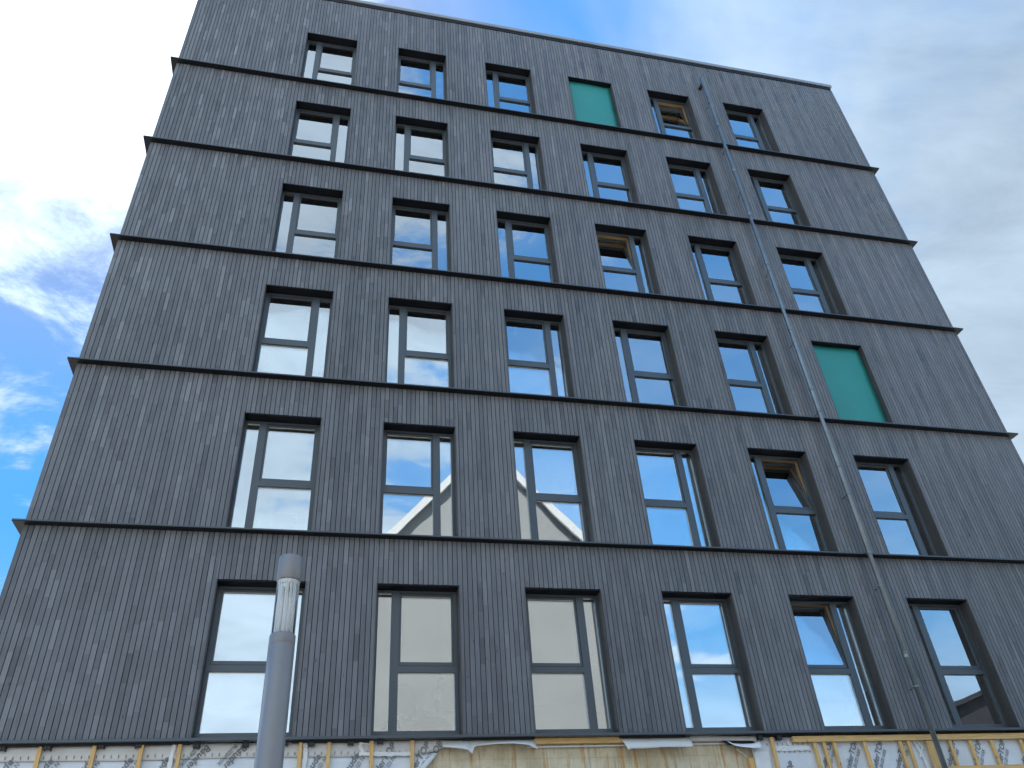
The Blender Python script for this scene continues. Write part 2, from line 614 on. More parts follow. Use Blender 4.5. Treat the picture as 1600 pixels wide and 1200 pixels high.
# ------------------------------------------------------------------ main building
ZT = 6.894            # head of the lowest window row
H = 3.2
OW, OH = 1.395, 2.372   # window openings
BAY = 2.505
ZROOF = 24.88
DEPTH = 9.0
building = empty('timber_clad_building', (0, 0, 0))
tag(building, 'tall flat-roofed building clad in dark grey vertical timber boards with rows of windows', 'building')


def sill(i):
    return ZT + H * i - OH


def ledge_z(k):
    return 4.522 + H * k


# backing wall: piers, spandrels above the openings
w = MB()
Y0, Y1 = 0.026, 0.36
for i in range(6):
    zb = sill(i) if i else 4.47
    zt = sill(i + 1) if i < 5 else ZROOF - 0.02
    zh = ZT + H * i
    edges = [XL + 0.03] + [e for j in range(6) for e in (BAY * j, BAY * j + OW)] + [XR - 0.03]
    for k in range(0, 14, 2):
        w.box(edges[k], edges[k + 1], Y0, Y1, zb, zt)
    for j in range(6):
        w.box(BAY * j, BAY * j + OW, Y0, Y1, zh, zt)
w.build('wall', 'backing', building)
sw = MB()
sw.box(XL + 0.03, XL + 0.3, Y1, DEPTH, 0, ZROOF - 0.02)
sw.build('outer_wall', 'backing', building)
MB().box(XR - 0.3, XR - 0.03, Y1, DEPTH, 0, ZROOF - 0.02).build('outer_wall', 'backing', building)
zlo = 0.0
for i in range(7):
    zhi = sill(i) + 0.10 if i < 6 else ZROOF - 0.02
    MB().box(XL + 0.3, XR - 0.3, DEPTH - 0.3, DEPTH, zlo, zhi).build('rear_spandrel', 'interior_wall', building)
    zlo = zhi + 1.80
    if i < 6:
        MB().box(XL + 0.3, XR - 0.3, DEPTH - 0.17, DEPTH - 0.15, zhi, zlo).build('added_rear_pane', 'added_rear_glass', building)  # unseen glazing band, added to let sun brighten the rooms
MB().box(XL + 0.301, XR - 0.301, Y1, DEPTH - 0.301, ZROOF - 0.5, ZROOF - 0.06).build('roof', 'coping', building)
for i in range(6):
    zf = sill(i) - 0.05
    MB().box(XL + 0.302, XR - 0.302, Y1 + 0.002, DEPTH - 0.305, zf - 0.40, zf - 0.021).build('ceiling', 'interior_ceiling', building)
    MB().box(XL + 0.302, XR - 0.302, Y1 + 0.002, DEPTH - 0.305, zf - 0.02, zf).build('floor', 'interior_floor', building)
MB().box(XL + 0.302, XR - 0.302, Y1 + 0.002, DEPTH - 0.305, ZROOF - 1.65, ZROOF - 1.4).build('ceiling', 'interior_ceiling', building)
for i in range(6):
    zf = sill(i) - 0.05
    for j in (2, 4):
        xx = BAY * (j + (i % 2)) - 0.55
        MB().box(xx - 0.05, xx + 0.05, Y1 + 0.01, DEPTH - 0.32, zf + 0.001, zf + H - 0.42).build('partition', 'interior_wall', building)

# --- cladding boards: each board one box; the largest in view are objects of their own
board_specs = []
nb = int(round((XR - XL) / PITCH_B))
for i in range(6):
    zb = ledge_z(i) + 0.012
    zt = ledge_z(i + 1) - 0.002 if i < 5 else ZROOF - 0.16
    zh = ZT + H * i
    for k in range(nb):
        x0 = XL + k * PITCH_B + 0.004
        x1 = x0 + PITCH_B - 0.0115
        parts = [(x0, x1, zb)]
        for j in range(6):
            a, b = BAY * j - 0.004, BAY * j + OW + 0.004
            if x1 <= a or x0 >= b:
                continue
            parts = []
            if x0 < a - 0.006:
                parts.append((x0, min(x1, a), zb))
            if x1 > b + 0.006:
                parts.append((max(x0, b), x1, zb))
            parts.append((max(x0, a), min(x1, b), zh + 0.003))
            # a board cut by the jamb keeps its piece above the head as wide as the opening allows
        for (p, q, z0) in parts:
            if q - p > 0.008 and zt - z0 > 0.02:
                board_specs.append((i, p, q, z0, zt))
CAMP = Vector((1.634, -12.623, 1.6))
F_PX = 1245.0


def px_area(s):
    i, p, q, z0, z1 = s
    c = Vector(((p + q) / 2, 0, (z0 + z1) / 2)) - CAMP
    d = c.dot(fw)
    u = c.dot(rt2) / d * F_PX
    v = c.dot(up2) / d * F_PX
    if abs(u) > 830 or abs(v) > 630:
        return 0
    dist = c.length
    return (q - p) * (z1 - z0) * (-c.y / dist) / (dist * dist)


order = sorted(range(len(board_specs)), key=lambda a: -px_area(board_specs[a]))
single = set(order[:298])
cache = {}
rest = MB()
for n, s in enumerate(board_specs):
    i, p, q, z0, z1 = s
    dy = random.uniform(-0.0018, 0.0018)
    z0 += random.uniform(0, 0.004)
    if n in single:
        key = (round(q - p, 3), round(z1 - z0, 2))
        if key not in cache:
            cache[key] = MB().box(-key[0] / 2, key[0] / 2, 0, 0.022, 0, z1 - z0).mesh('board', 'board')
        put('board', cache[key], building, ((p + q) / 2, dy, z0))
    else:
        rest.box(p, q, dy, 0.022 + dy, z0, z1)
ns = int(DEPTH / PITCH_B)
for i in range(6):
    zb = ledge_z(i) + 0.012
    zt = ledge_z(i + 1) - 0.002 if i < 5 else ZROOF - 0.16
    for k in range(ns):
        ya = 0.03 + k * PITCH_B
        yb = ya + PITCH_B - 0.0082
        for (xa, xb) in ((XL - 0.0, XL + 0.022), (XR - 0.022, XR + 0.0)):
            rest.box(xa, xb, ya, yb, zb, zt)
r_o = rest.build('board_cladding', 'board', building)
tag(r_o, kind='stuff')

# --- ledges, base flashing, coping
LP = 0.135
for k in range(1, 6):
    z = ledge_z(k)
    lm = MB()
    lm.poly_prism([(XL - LP, -LP), (XR + LP, -LP), (XR + LP, DEPTH), (XR - 0.005, DEPTH), (XR - 0.005, 0.025), (XL + 0.005, 0.025),
                   (XL + 0.005, DEPTH), (XL - LP, DEPTH)], 'z', z - 0.024, z + 0.008)
    lo = lm.build('ledge', 'shaded_ledge_metal', building)
    MB().box(XL - LP, XR + LP, -LP - 0.004, -LP - 0.0005, z - 0.013, z + 0.010).build('fascia', 'aluminium', lo)
z = ledge_z(0)
o = MB().poly_prism([(XL - 0.035, -0.035), (XR + 0.035, -0.035), (XR + 0.035, DEPTH), (XR - 0.005, DEPTH), (XR - 0.005, 0.09), (XL + 0.005, 0.09),
                     (XL + 0.005, DEPTH), (XL - 0.035, DEPTH)], 'z', z - 0.03, z + 0.008).build('base_flashing', 'aluminium', building)
bevel(o, 0.003, 1)
cpm = MB()
cpm.poly_prism([(XL - 0.05, -0.05), (XR + 0.05, -0.05), (XR + 0.05, DEPTH + 0.05), (XL - 0.05, DEPTH + 0.05)], 'z', ZROOF - 0.02, ZROOF + 0.11)
o = cpm.build('coping', 'coping', building)
bevel(o, 0.008, 2)
MB().box(XL + 0.02, XR - 0.02, -0.02, 0.024, ZROOF - 0.155, ZROOF - 0.021).build('coping_trim', 'shaded_ledge_metal', building)

# --- windows
YF = 0.225     # outer face of the aluminium frame


def ring(mb, x0, x1, z0, z1, wl, wr, wb, wt, y0, y1):
    mb.box(x0, x0 + wl, y0, y1, z0, z1)
    mb.box(x1 - wr, x1, y0, y1, z0, z1)
    mb.box(x0 + wl, x1 - wr, y0, y1, z0, z0 + wb)
    mb.box(x0 + wl, x1 - wr, y0, y1, z1 - wt, z1)
    return mb


def mirror_mb(mb, flip):
    if flip:
        mb.v = [(OW - x, y, z) for x, y, z in mb.v]
    return mb


WC = {}


def window_meshes(flip):
    """window with its narrow light on the left; flip puts it on the right. local z=0 is the head"""
    if flip in WC:
        return WC[flip]
    B = -OH
    f = MB()
    e = 0.024
    ring(f, e, OW - e, B + 0.012, -e, 0.040, 0.058, 0.115, 0.042, YF, YF + 0.075)
    f.box(0.280, 0.412, YF + 0.001, YF + 0.074, B + 0.127, -e - 0.042)        # mullion
    f.box(0.412, OW - e - 0.058, YF + 0.002, YF + 0.073, -1.366, -1.270)    # transom
    frame = mirror_mb(f, flip).mesh('window', 'aluminium')
    s = MB()                                                                  # opening sash, hinged at z=-1.257
    sx0, sx1 = 0.414, OW - e - 0.060
    sz0, sz1 = -1.257, -e - 0.046
    hz = sz0
    ring(s, sx0, sx1, 0, sz1 - sz0, 0.034, 0.034, 0.056, 0.034, -0.042, 0.0)
    sash = mirror_mb(s, flip).mesh('sash', 'aluminium')
    st = MB()
    ring(st, sx0 + 0.004, sx1 - 0.004, 0.004, sz1 - sz0 - 0.004, 0.046, 0.046, 0.05, 0.046, 0.0, 0.062)
    sash_t = mirror_mb(st, flip).mesh('sash_lining', 'window_timber')
    g = MB().box(sx0 + 0.0345, sx1 - 0.0345, -0.022, -0.003, 0.0565, sz1 - sz0 - 0.0345)
    g_up = mirror_mb(g, flip).mesh('pane', 'glass')
    g = MB().box(0.4125, OW - e - 0.0585, YF + 0.045, YF + 0.064, B + 0.1275, -1.3665)
    g_lo = mirror_mb(g, flip).mesh('pane', 'glass')
    g = MB().box(e + 0.0405, 0.2795, YF + 0.045, YF + 0.064, B + 0.1275, -e - 0.0425)
    g_na = mirror_mb(g, flip).mesh('pane', 'glass')
    tb = MB()                                                                 # inner timber frame
    ya, yb = YF + 0.0765, YF + 0.165
    ring(tb, e, OW - e, B + 0.012, -e, 0.038, 0.052, 0.10, 0.038, ya, yb)
    tb.box(0.286, 0.406, ya, yb, B + 0.113, -e - 0.038)
    tb.box(0.406, OW - e - 0.052, ya, yb - 0.001, -1.36, -1.27)
    timber = mirror_mb(tb, flip).mesh('timber_lining', 'window_timber')
    rv = MB()
    t = 0.022
    rv.box(0.0, t, 0.006, 0.30, B, 0.0)
    rv.box(OW - t, OW, 0.006, 0.30, B, 0.0)
    rv.box(t, OW - t, 0.0255, YF, B - 0.0, B + 0.011)
    soffit = MB().box(t, OW - t, 0.006, 0.30, -t, 0.0).mesh('soffit', 'soffit_shade')
    reveal = mirror_mb(rv, flip).mesh('reveal', 'reveal_board')
    edge = MB().box(-0.0055, 0.0055, -0.008, 0.005, B + 0.012, 0.0).mesh('edge_trim', 'edge_metal')
    WC[flip] = (frame, sash, sash_t, g_up, g_lo, g_na, timber, reveal, edge, hz, soffit)
    return WC[flip]


GREEN = {(2, 5), (5, 3)}
TILT = {(0, 4): 6.0, (1, 4): 9.0, (3, 3): 9.0, (5, 4): 13.0}
for i in range(6):
    for j in range(6):
        x0, zh = BAY * j, ZT + H * i
        if (i, j) in GREEN:
            pm = MB()
            nx, nz = 10, 14
            for a in range(nz + 1):
                for b_ in range(nx + 1):
                    u, v = b_ / nx, a / nz
                    y = 0.17 + 0.007 * math.sin(7 * u + 3 * v + i) * v + 0.012 * math.sin(17 * v + 5 * u) * max(0.0, u - 0.8) * 5 * (1 if i == 5 else 0.3)
                    pm.v.append((0.022 + u * (OW - 0.044), y, -OH + 0.0 + v * (OH - 0.022)))
            for a in range(nz):
                for b_ in range(nx):
                    q = a * (nx + 1) + b_
                    pm.f.append((q, q + 1, q + nx + 2, q + nx + 1))
            po = pm.build('infill_panel', 'teal_panel', building, (x0, 0, zh), smooth=True)
            so = po.modifiers.new('thick', 'SOLIDIFY')
            so.thickness = 0.03
            so.offset = -1
            po['label'] = 'plain teal green panel filling the window opening'
            _, _, _, _, _, _, _, reveal, edge, _, soffit = window_meshes(False)
            put('reveal', reveal, po)
            put('soffit', soffit, po)
            for ex in (0.0035, OW - 0.0035):
                put('edge_trim', edge, po, (ex, 0, 0))
            continue
        flip = ((i + j) % 2 == 0)
        frame, sash, sash_t, g_up, g_lo, g_na, timber, reveal, edge, hz, soffit = window_meshes(flip)
        wo = put('window', frame, building, (x0, 0, zh))
        ang = R(-TILT.get((i, j), 0.0))
        loc = (0, YF + 0.070, hz)
        so = put('sash', sash, wo, loc, (ang, 0, 0))
        put('sash_lining', sash_t, wo, loc, (ang, 0, 0))
        put('pane', g_up, wo, loc, (ang, 0, 0))
        if (i, j) in TILT:
            so['label'] = 'upper sash tilted inward at the top'
        put('pane', g_lo, wo)
        put('pane', g_na, wo)
        put('timber_lining', timber, wo)
        put('reveal', reveal, wo)
        put('soffit', soffit, wo)
        for ex in (0.0035, OW - 0.0035):
            put('edge_trim', edge, wo, (ex, 0, 0))

# --- rainwater pipe
PX, PY, PR = 11.915, -0.20, 0.045
pipe = MB().lathe([(PR, 0.1), (PR, 23.72)], (PX, PY), 20).build('drainpipe', 'zinc', building, smooth=True)
for z in (19.2, 15.57, 11.66, 9.67, 7.72, 5.73, 17.4, 13.4, 21.3, 2.4):
    cm = MB()
    cm.lathe([(PR + 0.001, z - 0.055), (PR + 0.009, z - 0.05), (PR + 0.009, z - 0.035), (PR + 0.004, z - 0.03), (PR + 0.004, z + 0.03),
              (PR + 0.010, z + 0.035), (PR + 0.010, z + 0.05), (PR + 0.001, z + 0.055)], (PX, PY), 20)
    cm.build('pipe_joint', 'zinc', pipe, smooth=True)
for z in (22.4, 18.3, 15.3, 11.03, 9.0, 7.03, 5.18, 13.0, 20.2, 2.0):
    bm_ = MB()
    bm_.lathe([(PR + 0.002, z - 0.016), (PR + 0.008, z - 0.014), (PR + 0.008, z + 0.014), (PR + 0.002, z + 0.016)], (PX, PY), 20)
    bm_.box(PX - 0.075, PX - PR, PY - 0.012, PY + 0.012, z - 0.012, z + 0.012)
    bm_.box(PX - 0.008, PX + 0.008, PY + PR, 0.02, z - 0.008, z + 0.008)
    bm_.build('pipe_bracket', 'zinc', pipe, smooth=True)
sm = MB().tube((PX, PY + 0.03, 23.45), (PX - 0.03, 0.06, 23.40), 0.052, 16)
sm.build('pipe_outlet', 'black_plastic', pipe, smooth=True)

# ------------------------------------------------------------------ unfinished ground storey
YW = 0.20      # concrete face
bw = MB()
bw.box(XL + 0.03, XR - 0.03, YW, 0.40, 0.0, 4.44)
base_wall = bw.build('base_wall', 'concrete', building)
for z in (4.22, 3.72, 3.22, 2.72, 2.22, 1.72, 1.22, 0.72, 0.3):
    MB().box(3.0, 8.9, YW - 0.006, YW + 0.01, z, z + 0.008).build('formwork_ridge', 'concrete', base_wall)
for k, x in enumerate((3.7, 4.6, 5.55, 6.5, 7.4, 8.3)):
    MB().box(x, x + 0.006, YW - 0.005, YW + 0.01, 0.0, 4.4).build('formwork_ridge', 'concrete', base_wall)


def sheet(name, material, outline_fn, nx, nz, thick=0.004, label=None):
    """a membrane sheet: outline_fn(u, v) -> (x, y, z)"""
    mb = MB()
    for a in range(nz + 1):
        for b in range(nx + 1):
            mb.v.append(outline_fn(b / nx, a / nz))
    for a in range(nz):
        for b in range(nx):
            q = a * (nx + 1) + b
            mb.f.append((q, q + 1, q + nx + 2, q + nx + 1))
    o = mb.build(name, material, building, smooth=True)
    s = o.modifiers.new('thick', 'SOLIDIFY')
    s.thickness = thick
    if label:
        o['label'] = label
    return o


def lerp_pts(pts, t):
    k = t * (len(pts) - 1)
    i = min(int(k), len(pts) - 2)
    f = k - i
    return tuple(pts[i][c] * (1 - f) + pts[i + 1][c] * f for c in range(len(pts[0])))


def rip(x, z, s=1.0):
    return 0.006 * s * mnoise.noise(Vector((x * 2.2, z * 2.2, 0.4))) + 0.004 * s * mnoise.noise(Vector((x * 6, z * 5, 2.4)))


YM = 0.125
edge_r = [(4.48, 3.60), (4.36, 3.58), (4.275, 3.481), (4.17, 3.404), (4.10, 3.338), (3.9, 3.2), (3.6, 3.12), (2.6, 3.1), (0.02, 3.1)]


def left_low(u, v):
    zt = 4.30
    z = 0.02 + (zt - 0.02) * v
    xr = 3.1
    for (za, xa), (zb, xb) in zip(edge_r, edge_r[1:]):
        if zb <= z <= za:
            xr = xb + (xa - xb) * (z - zb) / (za - zb)
    x = XL + 0.04 + u * (xr - XL - 0.04)
    y = YM + rip(x, z) - 0.05 * max(0, (u - 0.95) / 0.05) ** 2
    return (x, y, z)


mem_l = sheet('membrane', 'membrane_pale', left_low, 60, 40, label='pale printed membrane on the left of the base')


def left_top(u, v):
    x = XL + 0.04 + u * (3.62 - XL - 0.04)
    z0 = 4.285 + 0.008 * math.sin(x * 2.1) + (0.085 * max(0, (u - 0.95) / 0.05))
    z = z0 + (4.487 - z0) * v
    return (x, YM - 0.008 + rip(x, z, 0.6) - 0.006 * (1 - v), z)


mem_lt = sheet('membrane', 'membrane_dotted', left_top, 70, 4, label='dotted overlapping membrane strip under the left flashing')


def flap_a(u, v):
    low = lerp_pts([(3.58, 4.37), (3.78, 4.345), (3.95, 4.315), (4.02, 4.255), (4.06, 4.36), (4.12, 4.385), (4.4, 4.40), (4.66, 4.39), (4.88, 4.36), (5.03, 4.295)], u)
    x, zl = low
    z = zl + (4.488 - zl) * v
    out = (1 - v) * (0.10 + 0.05 * math.sin(9 * u) + 0.05 * u)
    return (x - 0.02 * v * u, YM - 0.012 - out, z)


sheet('membrane_flap', 'membrane_dotted', flap_a, 36, 5, label='torn membrane flap hanging loose above bare concrete')


def flap_b(u, v):
    low = lerp_pts([(6.47, 4.27), (6.52, 4.285), (6.73, 4.295), (7.0, 4.30), (7.2, 4.298), (7.45, 4.305), (7.57, 4.30)], u)
    x, zl = low
    z = zl + (4.488 - zl) * v
    out = (1 - v) ** 1.4 * (0.16 + 0.03 * math.sin(13 * u)) + 0.05 * math.sin(math.pi * (1 - v)) * (1 - 0.3 * u)
    return (x - (0.05 - 0.09 * u) * v, YM - 0.012 - out, z)


sheet('membrane_flap', 'membrane_dotted', flap_b, 30, 6, label='short membrane flap curling outward in the middle')


def strip_c(u, v):
    x = 7.50 + u * 1.35
    z = 4.405 + 0.008 * math.sin(6 * u) + (4.488 - 4.405) * v
    return (x, YM - 0.01 + rip(x, z), z)


sheet('membrane', 'membrane_dotted', strip_c, 16, 2)


def fold_white(u, v):
    low = lerp_pts([(8.22, 4.36), (8.30, 4.31), (8.45, 4.285), (8.66, 4.27), (8.80, 4.275)], u)
    x, zl = low
    return (x, -0.02 - 0.02 * math.sin(4 * u) + 0.05 * v, zl + v * (0.04 + 0.07 * u * u))


sheet('membrane_flap', 'white_tape', fold_white, 14, 3, label='white folded membrane edge by the bare concrete')


def fold_black(u, v):
    x = 8.14 + u * 0.56 - v * 0.0 + 0.07 * (1 - v)
    return (x, 0.02 + 0.07 * v, 4.33 + 0.085 * v - 0.01 * u)


sheet('membrane_backing', 'black_plastic', fold_black, 8, 3, label='black underside of the folded membrane')


def right_low(u, v):
    z = 0.02 + (4.46 - 0.02) * v
    x0 = 8.66 + 0.02 * math.sin(5 * z)
    x = x0 + u * (XR - 0.04 - x0)
    return (x, YM + rip(x, z), z)


mem_r = sheet('membrane', 'membrane_pale', right_low, 60, 40, label='pale printed membrane on the right of the base')


def white_patch(u, v):
    z = 3.3 + (4.27 - 3.3) * v
    x = 8.685 + u * 0.30 - 0.06 * (1 - v)
    return (x, YM - 0.012 + rip(x, z), z)


sheet('membrane_patch', 'white_tape', white_patch, 6, 14, label='plain white membrane edge beside the concrete')

# lettering printed on the membranes
TXT = {}


def text_mesh(s, size, shear, align, bold):
    key = (s, size, shear, align, bold)
    if key in TXT:
        return TXT[key]
    cu = bpy.data.curves.new('lettering', 'FONT')
    cu.body = s
    cu.size = size
    cu.shear = shear
    cu.align_x = align
    cu.offset = bold
    cu.extrude = 0.0015
    cu.resolution_u = 3
    o = bpy.data.objects.new('lettering_tmp', cu)
    col.objects.link(o)
    dg = bpy.context.evaluated_depsgraph_get()
    me = bpy.data.meshes.new_from_object(o.evaluated_get(dg))
    bpy.data.objects.remove(o)
    me.name = 'lettering'
    me.materials.clear()
    me.materials.append(MATS['print'])
    TXT[key] = me
    return me


def lettering(parent, s, size, x, z, ang, align='RIGHT', y=0.108, bold=0.0012, shear=0.12):
    me = text_mesh(s, size, shear, align, bold)
    o = put('lettering', me, parent, (x, y, z))
    o.rotation_euler = Matrix.Rotation(R(-ang), 3, 'Y').to_4x4().to_3x3().to_euler()
    o.rotation_euler = (Matrix.Rotation(R(-ang), 3, 'Y') @ Matrix.Rotation(R(90), 3, 'X')).to_euler()
    return o


def stamp(parent, x, z, ang=57, align='RIGHT', y=0.106, first='BauderTOP', second='BUZI NSK', gap=0.085, shift=0.0):
    lettering(parent, first, 0.135, x, z, ang, align, y)
    a = R(ang)
    ox, oz = math.sin(a) * gap, -math.cos(a) * gap
    lettering(parent, second, 0.078, x + ox + shift * math.cos(a), z + oz + shift * math.sin(a), ang, align, y, 0.0)


for (x, z) in ((10.17, 4.37), (10.64, 4.37), (11.13, 4.36), (11.56, 4.345), (12.56, 4.34), (13.08, 4.33), (13.57, 4.325), (14.06, 4.32), (14.55, 4.32),
               (9.36, 4.05), (8.9, 3.6)):
    stamp(mem_r, x, z, 57, shift=-0.10)
for (x, z) in ((-2.19, 4.285), (-1.70, 4.285), (-1.20, 4.285), (-0.70, 4.285), (-0.22, 4.285), (1.83, 4.285), (2.37, 4.285)):
    stamp(mem_l, x, z, 57, first='Baude', second='BUZI N', y=0.106, shift=0.02)
for (x, z) in ((3.93, 4.455), (3.41, 4.42), (2.90, 4.42)):
    if x > 3.6:
        lettering(mem_lt, 'OP', 0.135, 3.60, 4.43, 57, 'RIGHT', 0.098)
    else:
        stamp(mem_lt, x, z, 57, y=0.098, shift=-0.06)
for (x, z) in ((0.235, 4.475), (0.725, 4.475)):
    stamp(mem_lt, x, z, 230, 'LEFT', 0.098, second='BUZI NSK', shift=0.07)
lettering(mem_lt, '~', 0.16, 2.42, 4.345, 60, 'RIGHT', 0.1)
tk = MB()
x = XL + 0.1
while x < 3.3:
    tk.box(x, x + 0.012, 0.1025, 0.1045, 4.312, 4.352)
    x += 0.094
tag(tk.build('print_marks', 'print', mem_lt), kind='stuff')
tk = MB()
x = 8.95
while x < 9.75:
    tk.box(x, x + 0.012, 0.1085, 0.1105, 4.335, 4.365)
    tk.box(x, x + 0.012, 0.1085, 0.1105, 4.215, 4.245)
    x += 0.094
tag(tk.build('print_marks', 'print', mem_r), kind='stuff')


def tape_piece(pts, wd, y, nm='tape'):
    """a crumpled strip of white tape along a polyline in the wall plane"""
    mb = MB()
    n = len(pts)
    sub = []
    for a, b in zip(pts, pts[1:]):
        for k in range(8):
            f = k / 8
            sub.append((a[0] + (b[0] - a[0]) * f, a[1] + (b[1] - a[1]) * f))
    sub.append(pts[-1])
    for k, p in enumerate(sub):
        q = sub[min(k + 1, len(sub) - 1)]
        r_ = sub[max(k - 1, 0)]
        d = Vector((q[0] - r_[0], q[1] - r_[1])).normalized()
        nrm = Vector((-d.y, d.x)) * wd * 0.5
        for c in (-1, -0.3, 0.35, 1):
            j = random.uniform(0.75, 1.25)
            mb.v.append((p[0] + nrm.x * c * j, y - random.uniform(0.0, 0.012) * (1 - abs(c) * 0.6), p[1] + nrm.y * c * j))
    for k in range(len(sub) - 1):
        for c in range(3):
            a = k * 4 + c
            mb.f.append((a, a + 1, a + 5, a + 4))
    o = mb.build(nm, 'white_tape', building)
    s = o.modifiers.new('thick', 'SOLIDIFY')
    s.thickness = 0.003
    return o


tape_piece([(-0.20, 4.47), (-0.215, 4.33), (-0.22, 3.9), (-0.20, 3.0)], 0.055, 0.095)
tape_piece([(1.585, 4.47), (1.60, 4.3), (1.59, 3.9), (1.60, 3.0)], 0.06, 0.095)
tape_piece([(2.38, 4.47), (2.375, 4.40), (2.43, 4.305)], 0.05, 0.094)
tape_piece([(2.36, 4.46), (2.50, 4.44), (2.54, 4.47)], 0.02, 0.094)
tape_piece([(2.36, 4.31), (2.75, 4.30), (3.12, 4.295)], 0.055, 0.094)
tape_piece([(9.02, 4.285), (9.35, 4.285), (9.72, 4.285)], 0.075, 0.104)
tape_piece([(9.33, 4.40), (9.37, 4.29), (9.40, 4.24)], 0.05, 0.100)
tape_piece([(9.86, 4.36), (9.88, 4.1), (9.86, 3.6)], 0.035, 0.104)
tape_piece([(10.80, 4.36), (10.83, 4.2), (10.80, 3.8)], 0.03, 0.104)
tape_piece([(11.74, 4.36), (11.80, 4.2), (11.86, 3.9), (11.90, 3.5)], 0.07, 0.104)
tape_piece([(11.80, 4.35), (11.86, 4.25), (11.74, 4.1)], 0.03, 0.098)
tape_piece([(12.19, 4.36), (12.20, 4.22), (12.21, 4.0)], 0.04, 0.104)

# battens, rails, brackets
YB0, YB1 = 0.055, 0.094
for (x, wd, zt) in ((-1.905, 0.052, 4.462), (-1.225, 0.052, 4.466), (-0.62, 0.055, 4.468), (-0.12, 0.05, 4.47), (1.52, 0.052, 4.474), (1.923, 0.05, 4.476),
                    (2.536, 0.055, 4.478), (3.135, 0.052, 4.478), (9.035, 0.055, 4.448), (9.80, 0.055, 4.358), (9.975, 0.055, 4.358), (10.16, 0.05, 4.358),
                    (10.74, 0.055, 4.358), (11.43, 0.055, 4.358), (11.59, 0.055, 4.358), (12.415, 0.052, 4.352), (12.82, 0.055, 4.352), (13.26, 0.055, 4.352),
                    (13.87, 0.055, 4.352), (14.5, 0.055, 4.35), (15.1, 0.055, 4.35), (15.8, 0.055, 4.35)):
    tl = random.uniform(-0.012, 0.012)
    b_ = MB()
    zb = 0.05
    b_.v = [(x - wd / 2 + tl * 4, YB0, zb), (x + wd / 2 + tl * 4, YB0, zb), (x + wd / 2 + tl * 4, YB1, zb), (x - wd / 2 + tl * 4, YB1, zb),
            (x - wd / 2, YB0, zt), (x + wd / 2, YB0, zt), (x + wd / 2, YB1, zt), (x - wd / 2, YB1, zt)]
    b_.f = [(0, 3, 2, 1), (4, 5, 6, 7), (0, 1, 5, 4), (1, 2, 6, 5), (2, 3, 7, 6), (3, 0, 4, 7)]
    b_.build('batten', 'batten_timber', building)
o = MB().box(11.93, 12.16, 0.05, 0.09, 0.1, 4.352).build('batten', 'batten_timber', building)
o['label'] = 'wide upright timber board left of the drainpipe'
MB().box(9.41, XR - 0.05, 0.035, 0.10, 4.363, 4.452).build('rail', 'rail_timber', building)
MB().box(12.0, XR - 0.05, 0.03, 0.054, 3.87, 3.945).build('rail', 'rail_timber', building)
MB().box(4.95, 6.52, 0.09, 0.16, 4.41, 4.489).build('rail', 'rail_timber', building)
MB().tube((4.9, 0.15, 4.375), (8.9, 0.16, 4.385), 0.012, 8).build('cable_conduit', 'white_tape', building)
MB().tube((8.40, 0.12, 4.29), (8.60, 0.16, 4.16), 0.008, 6).build('cable', 'white_tape', building)
o = MB().box(8.575, 8.66, 0.10, 0.19, 2.5, 4.15).build('batten', 'batten_timber', building)
bkm = MB()
bkm.box(-0.042, 0.042, 0.0, 0.008, -0.035, 0.04)
bkm.box(-0.042, 0.042, 0.008, 0.10, 0.03, 0.04)
bkm.box(-0.042, -0.034, 0.008, 0.08, -0.035, 0.03)
bkm.box(0.034, 0.042, 0.008, 0.08, -0.035, 0.03)
bk = bkm.mesh('bracket', 'black_plastic')
sc = MB().tube((0, -0.004, 0.005), (0, 0.001, 0.005), 0.006, 8).mesh('screw', 'edge_metal')
for k, (x, dz) in enumerate(((-2.365, 0), (-1.81, 0), (-1.14, .014), (-0.667, .014), (0.098, 0), (0.759, .004), (1.297, .012), (1.674, .002), (2.231, .006), (2.658, .016), (8.83, -.006), (9.17, -0.01))):
    b_ = put('bracket', bk, building, (x, 0.035, 4.448 + dz))
    for sx in (-0.018, 0.018):
        put('screw', sc, b_, (sx, 0, -0.01))

# ------------------------------------------------------------------ street lamp
LX, LY = 1.4126, -7.298
lamp = empty('street_lamp', (LX, LY, 0))
tag(lamp, 'grey cylindrical street lamp with a clear ribbed glass section below its cap', 'street lamp')
RL = 0.081
MB().lathe([(RL + 0.002, 0.0), (RL + 0.002, 3.385), (RL, 3.388), (RL, 3.392), (RL + 0.002, 3.395), (RL + 0.002, 3.452), (RL - 0.004, 3.462)], (0, 0), 48).build('column', 'lamp_metal', lamp, smooth=True)
MB().lathe([(RL - 0.006, 3.825), (RL, 3.832), (RL, 3.99), (RL - 0.006, 4.0), (0.02, 4.004)], (0, 0), 48).build('cap', 'lamp_metal', lamp, smooth=True)
gm = MB()
seg = 48
for (r, z) in ((RL - 0.006, 3.455), (RL - 0.006, 3.833)):
    for k in range(seg):
        a = 2 * math.pi * k / seg
        gm.v.append((r * math.cos(a), r * math.sin(a), z))
for k in range(seg):
    q = (k + 1) % seg
    gm.f.append((k, q, seg + q, seg + k))
gm.build('diffuser', 'lamp_glass', lamp, smooth=True)
for k in range(10):
    a = 2 * math.pi * (k + 0.3) / 10
    MB().tube((0.052 * math.cos(a), 0.052 * math.sin(a), 3.46), (0.052 * math.cos(a), 0.052 * math.sin(a), 3.82), 0.0065, 8).build('rod', 'lamp_rod', lamp, smooth=True)
MB().lathe([(RL - 0.02, 3.80), (RL - 0.01, 3.81), (RL - 0.01, 3.83)], (0, 0), 32).build('collar', 'lamp_rod', lamp, smooth=True)
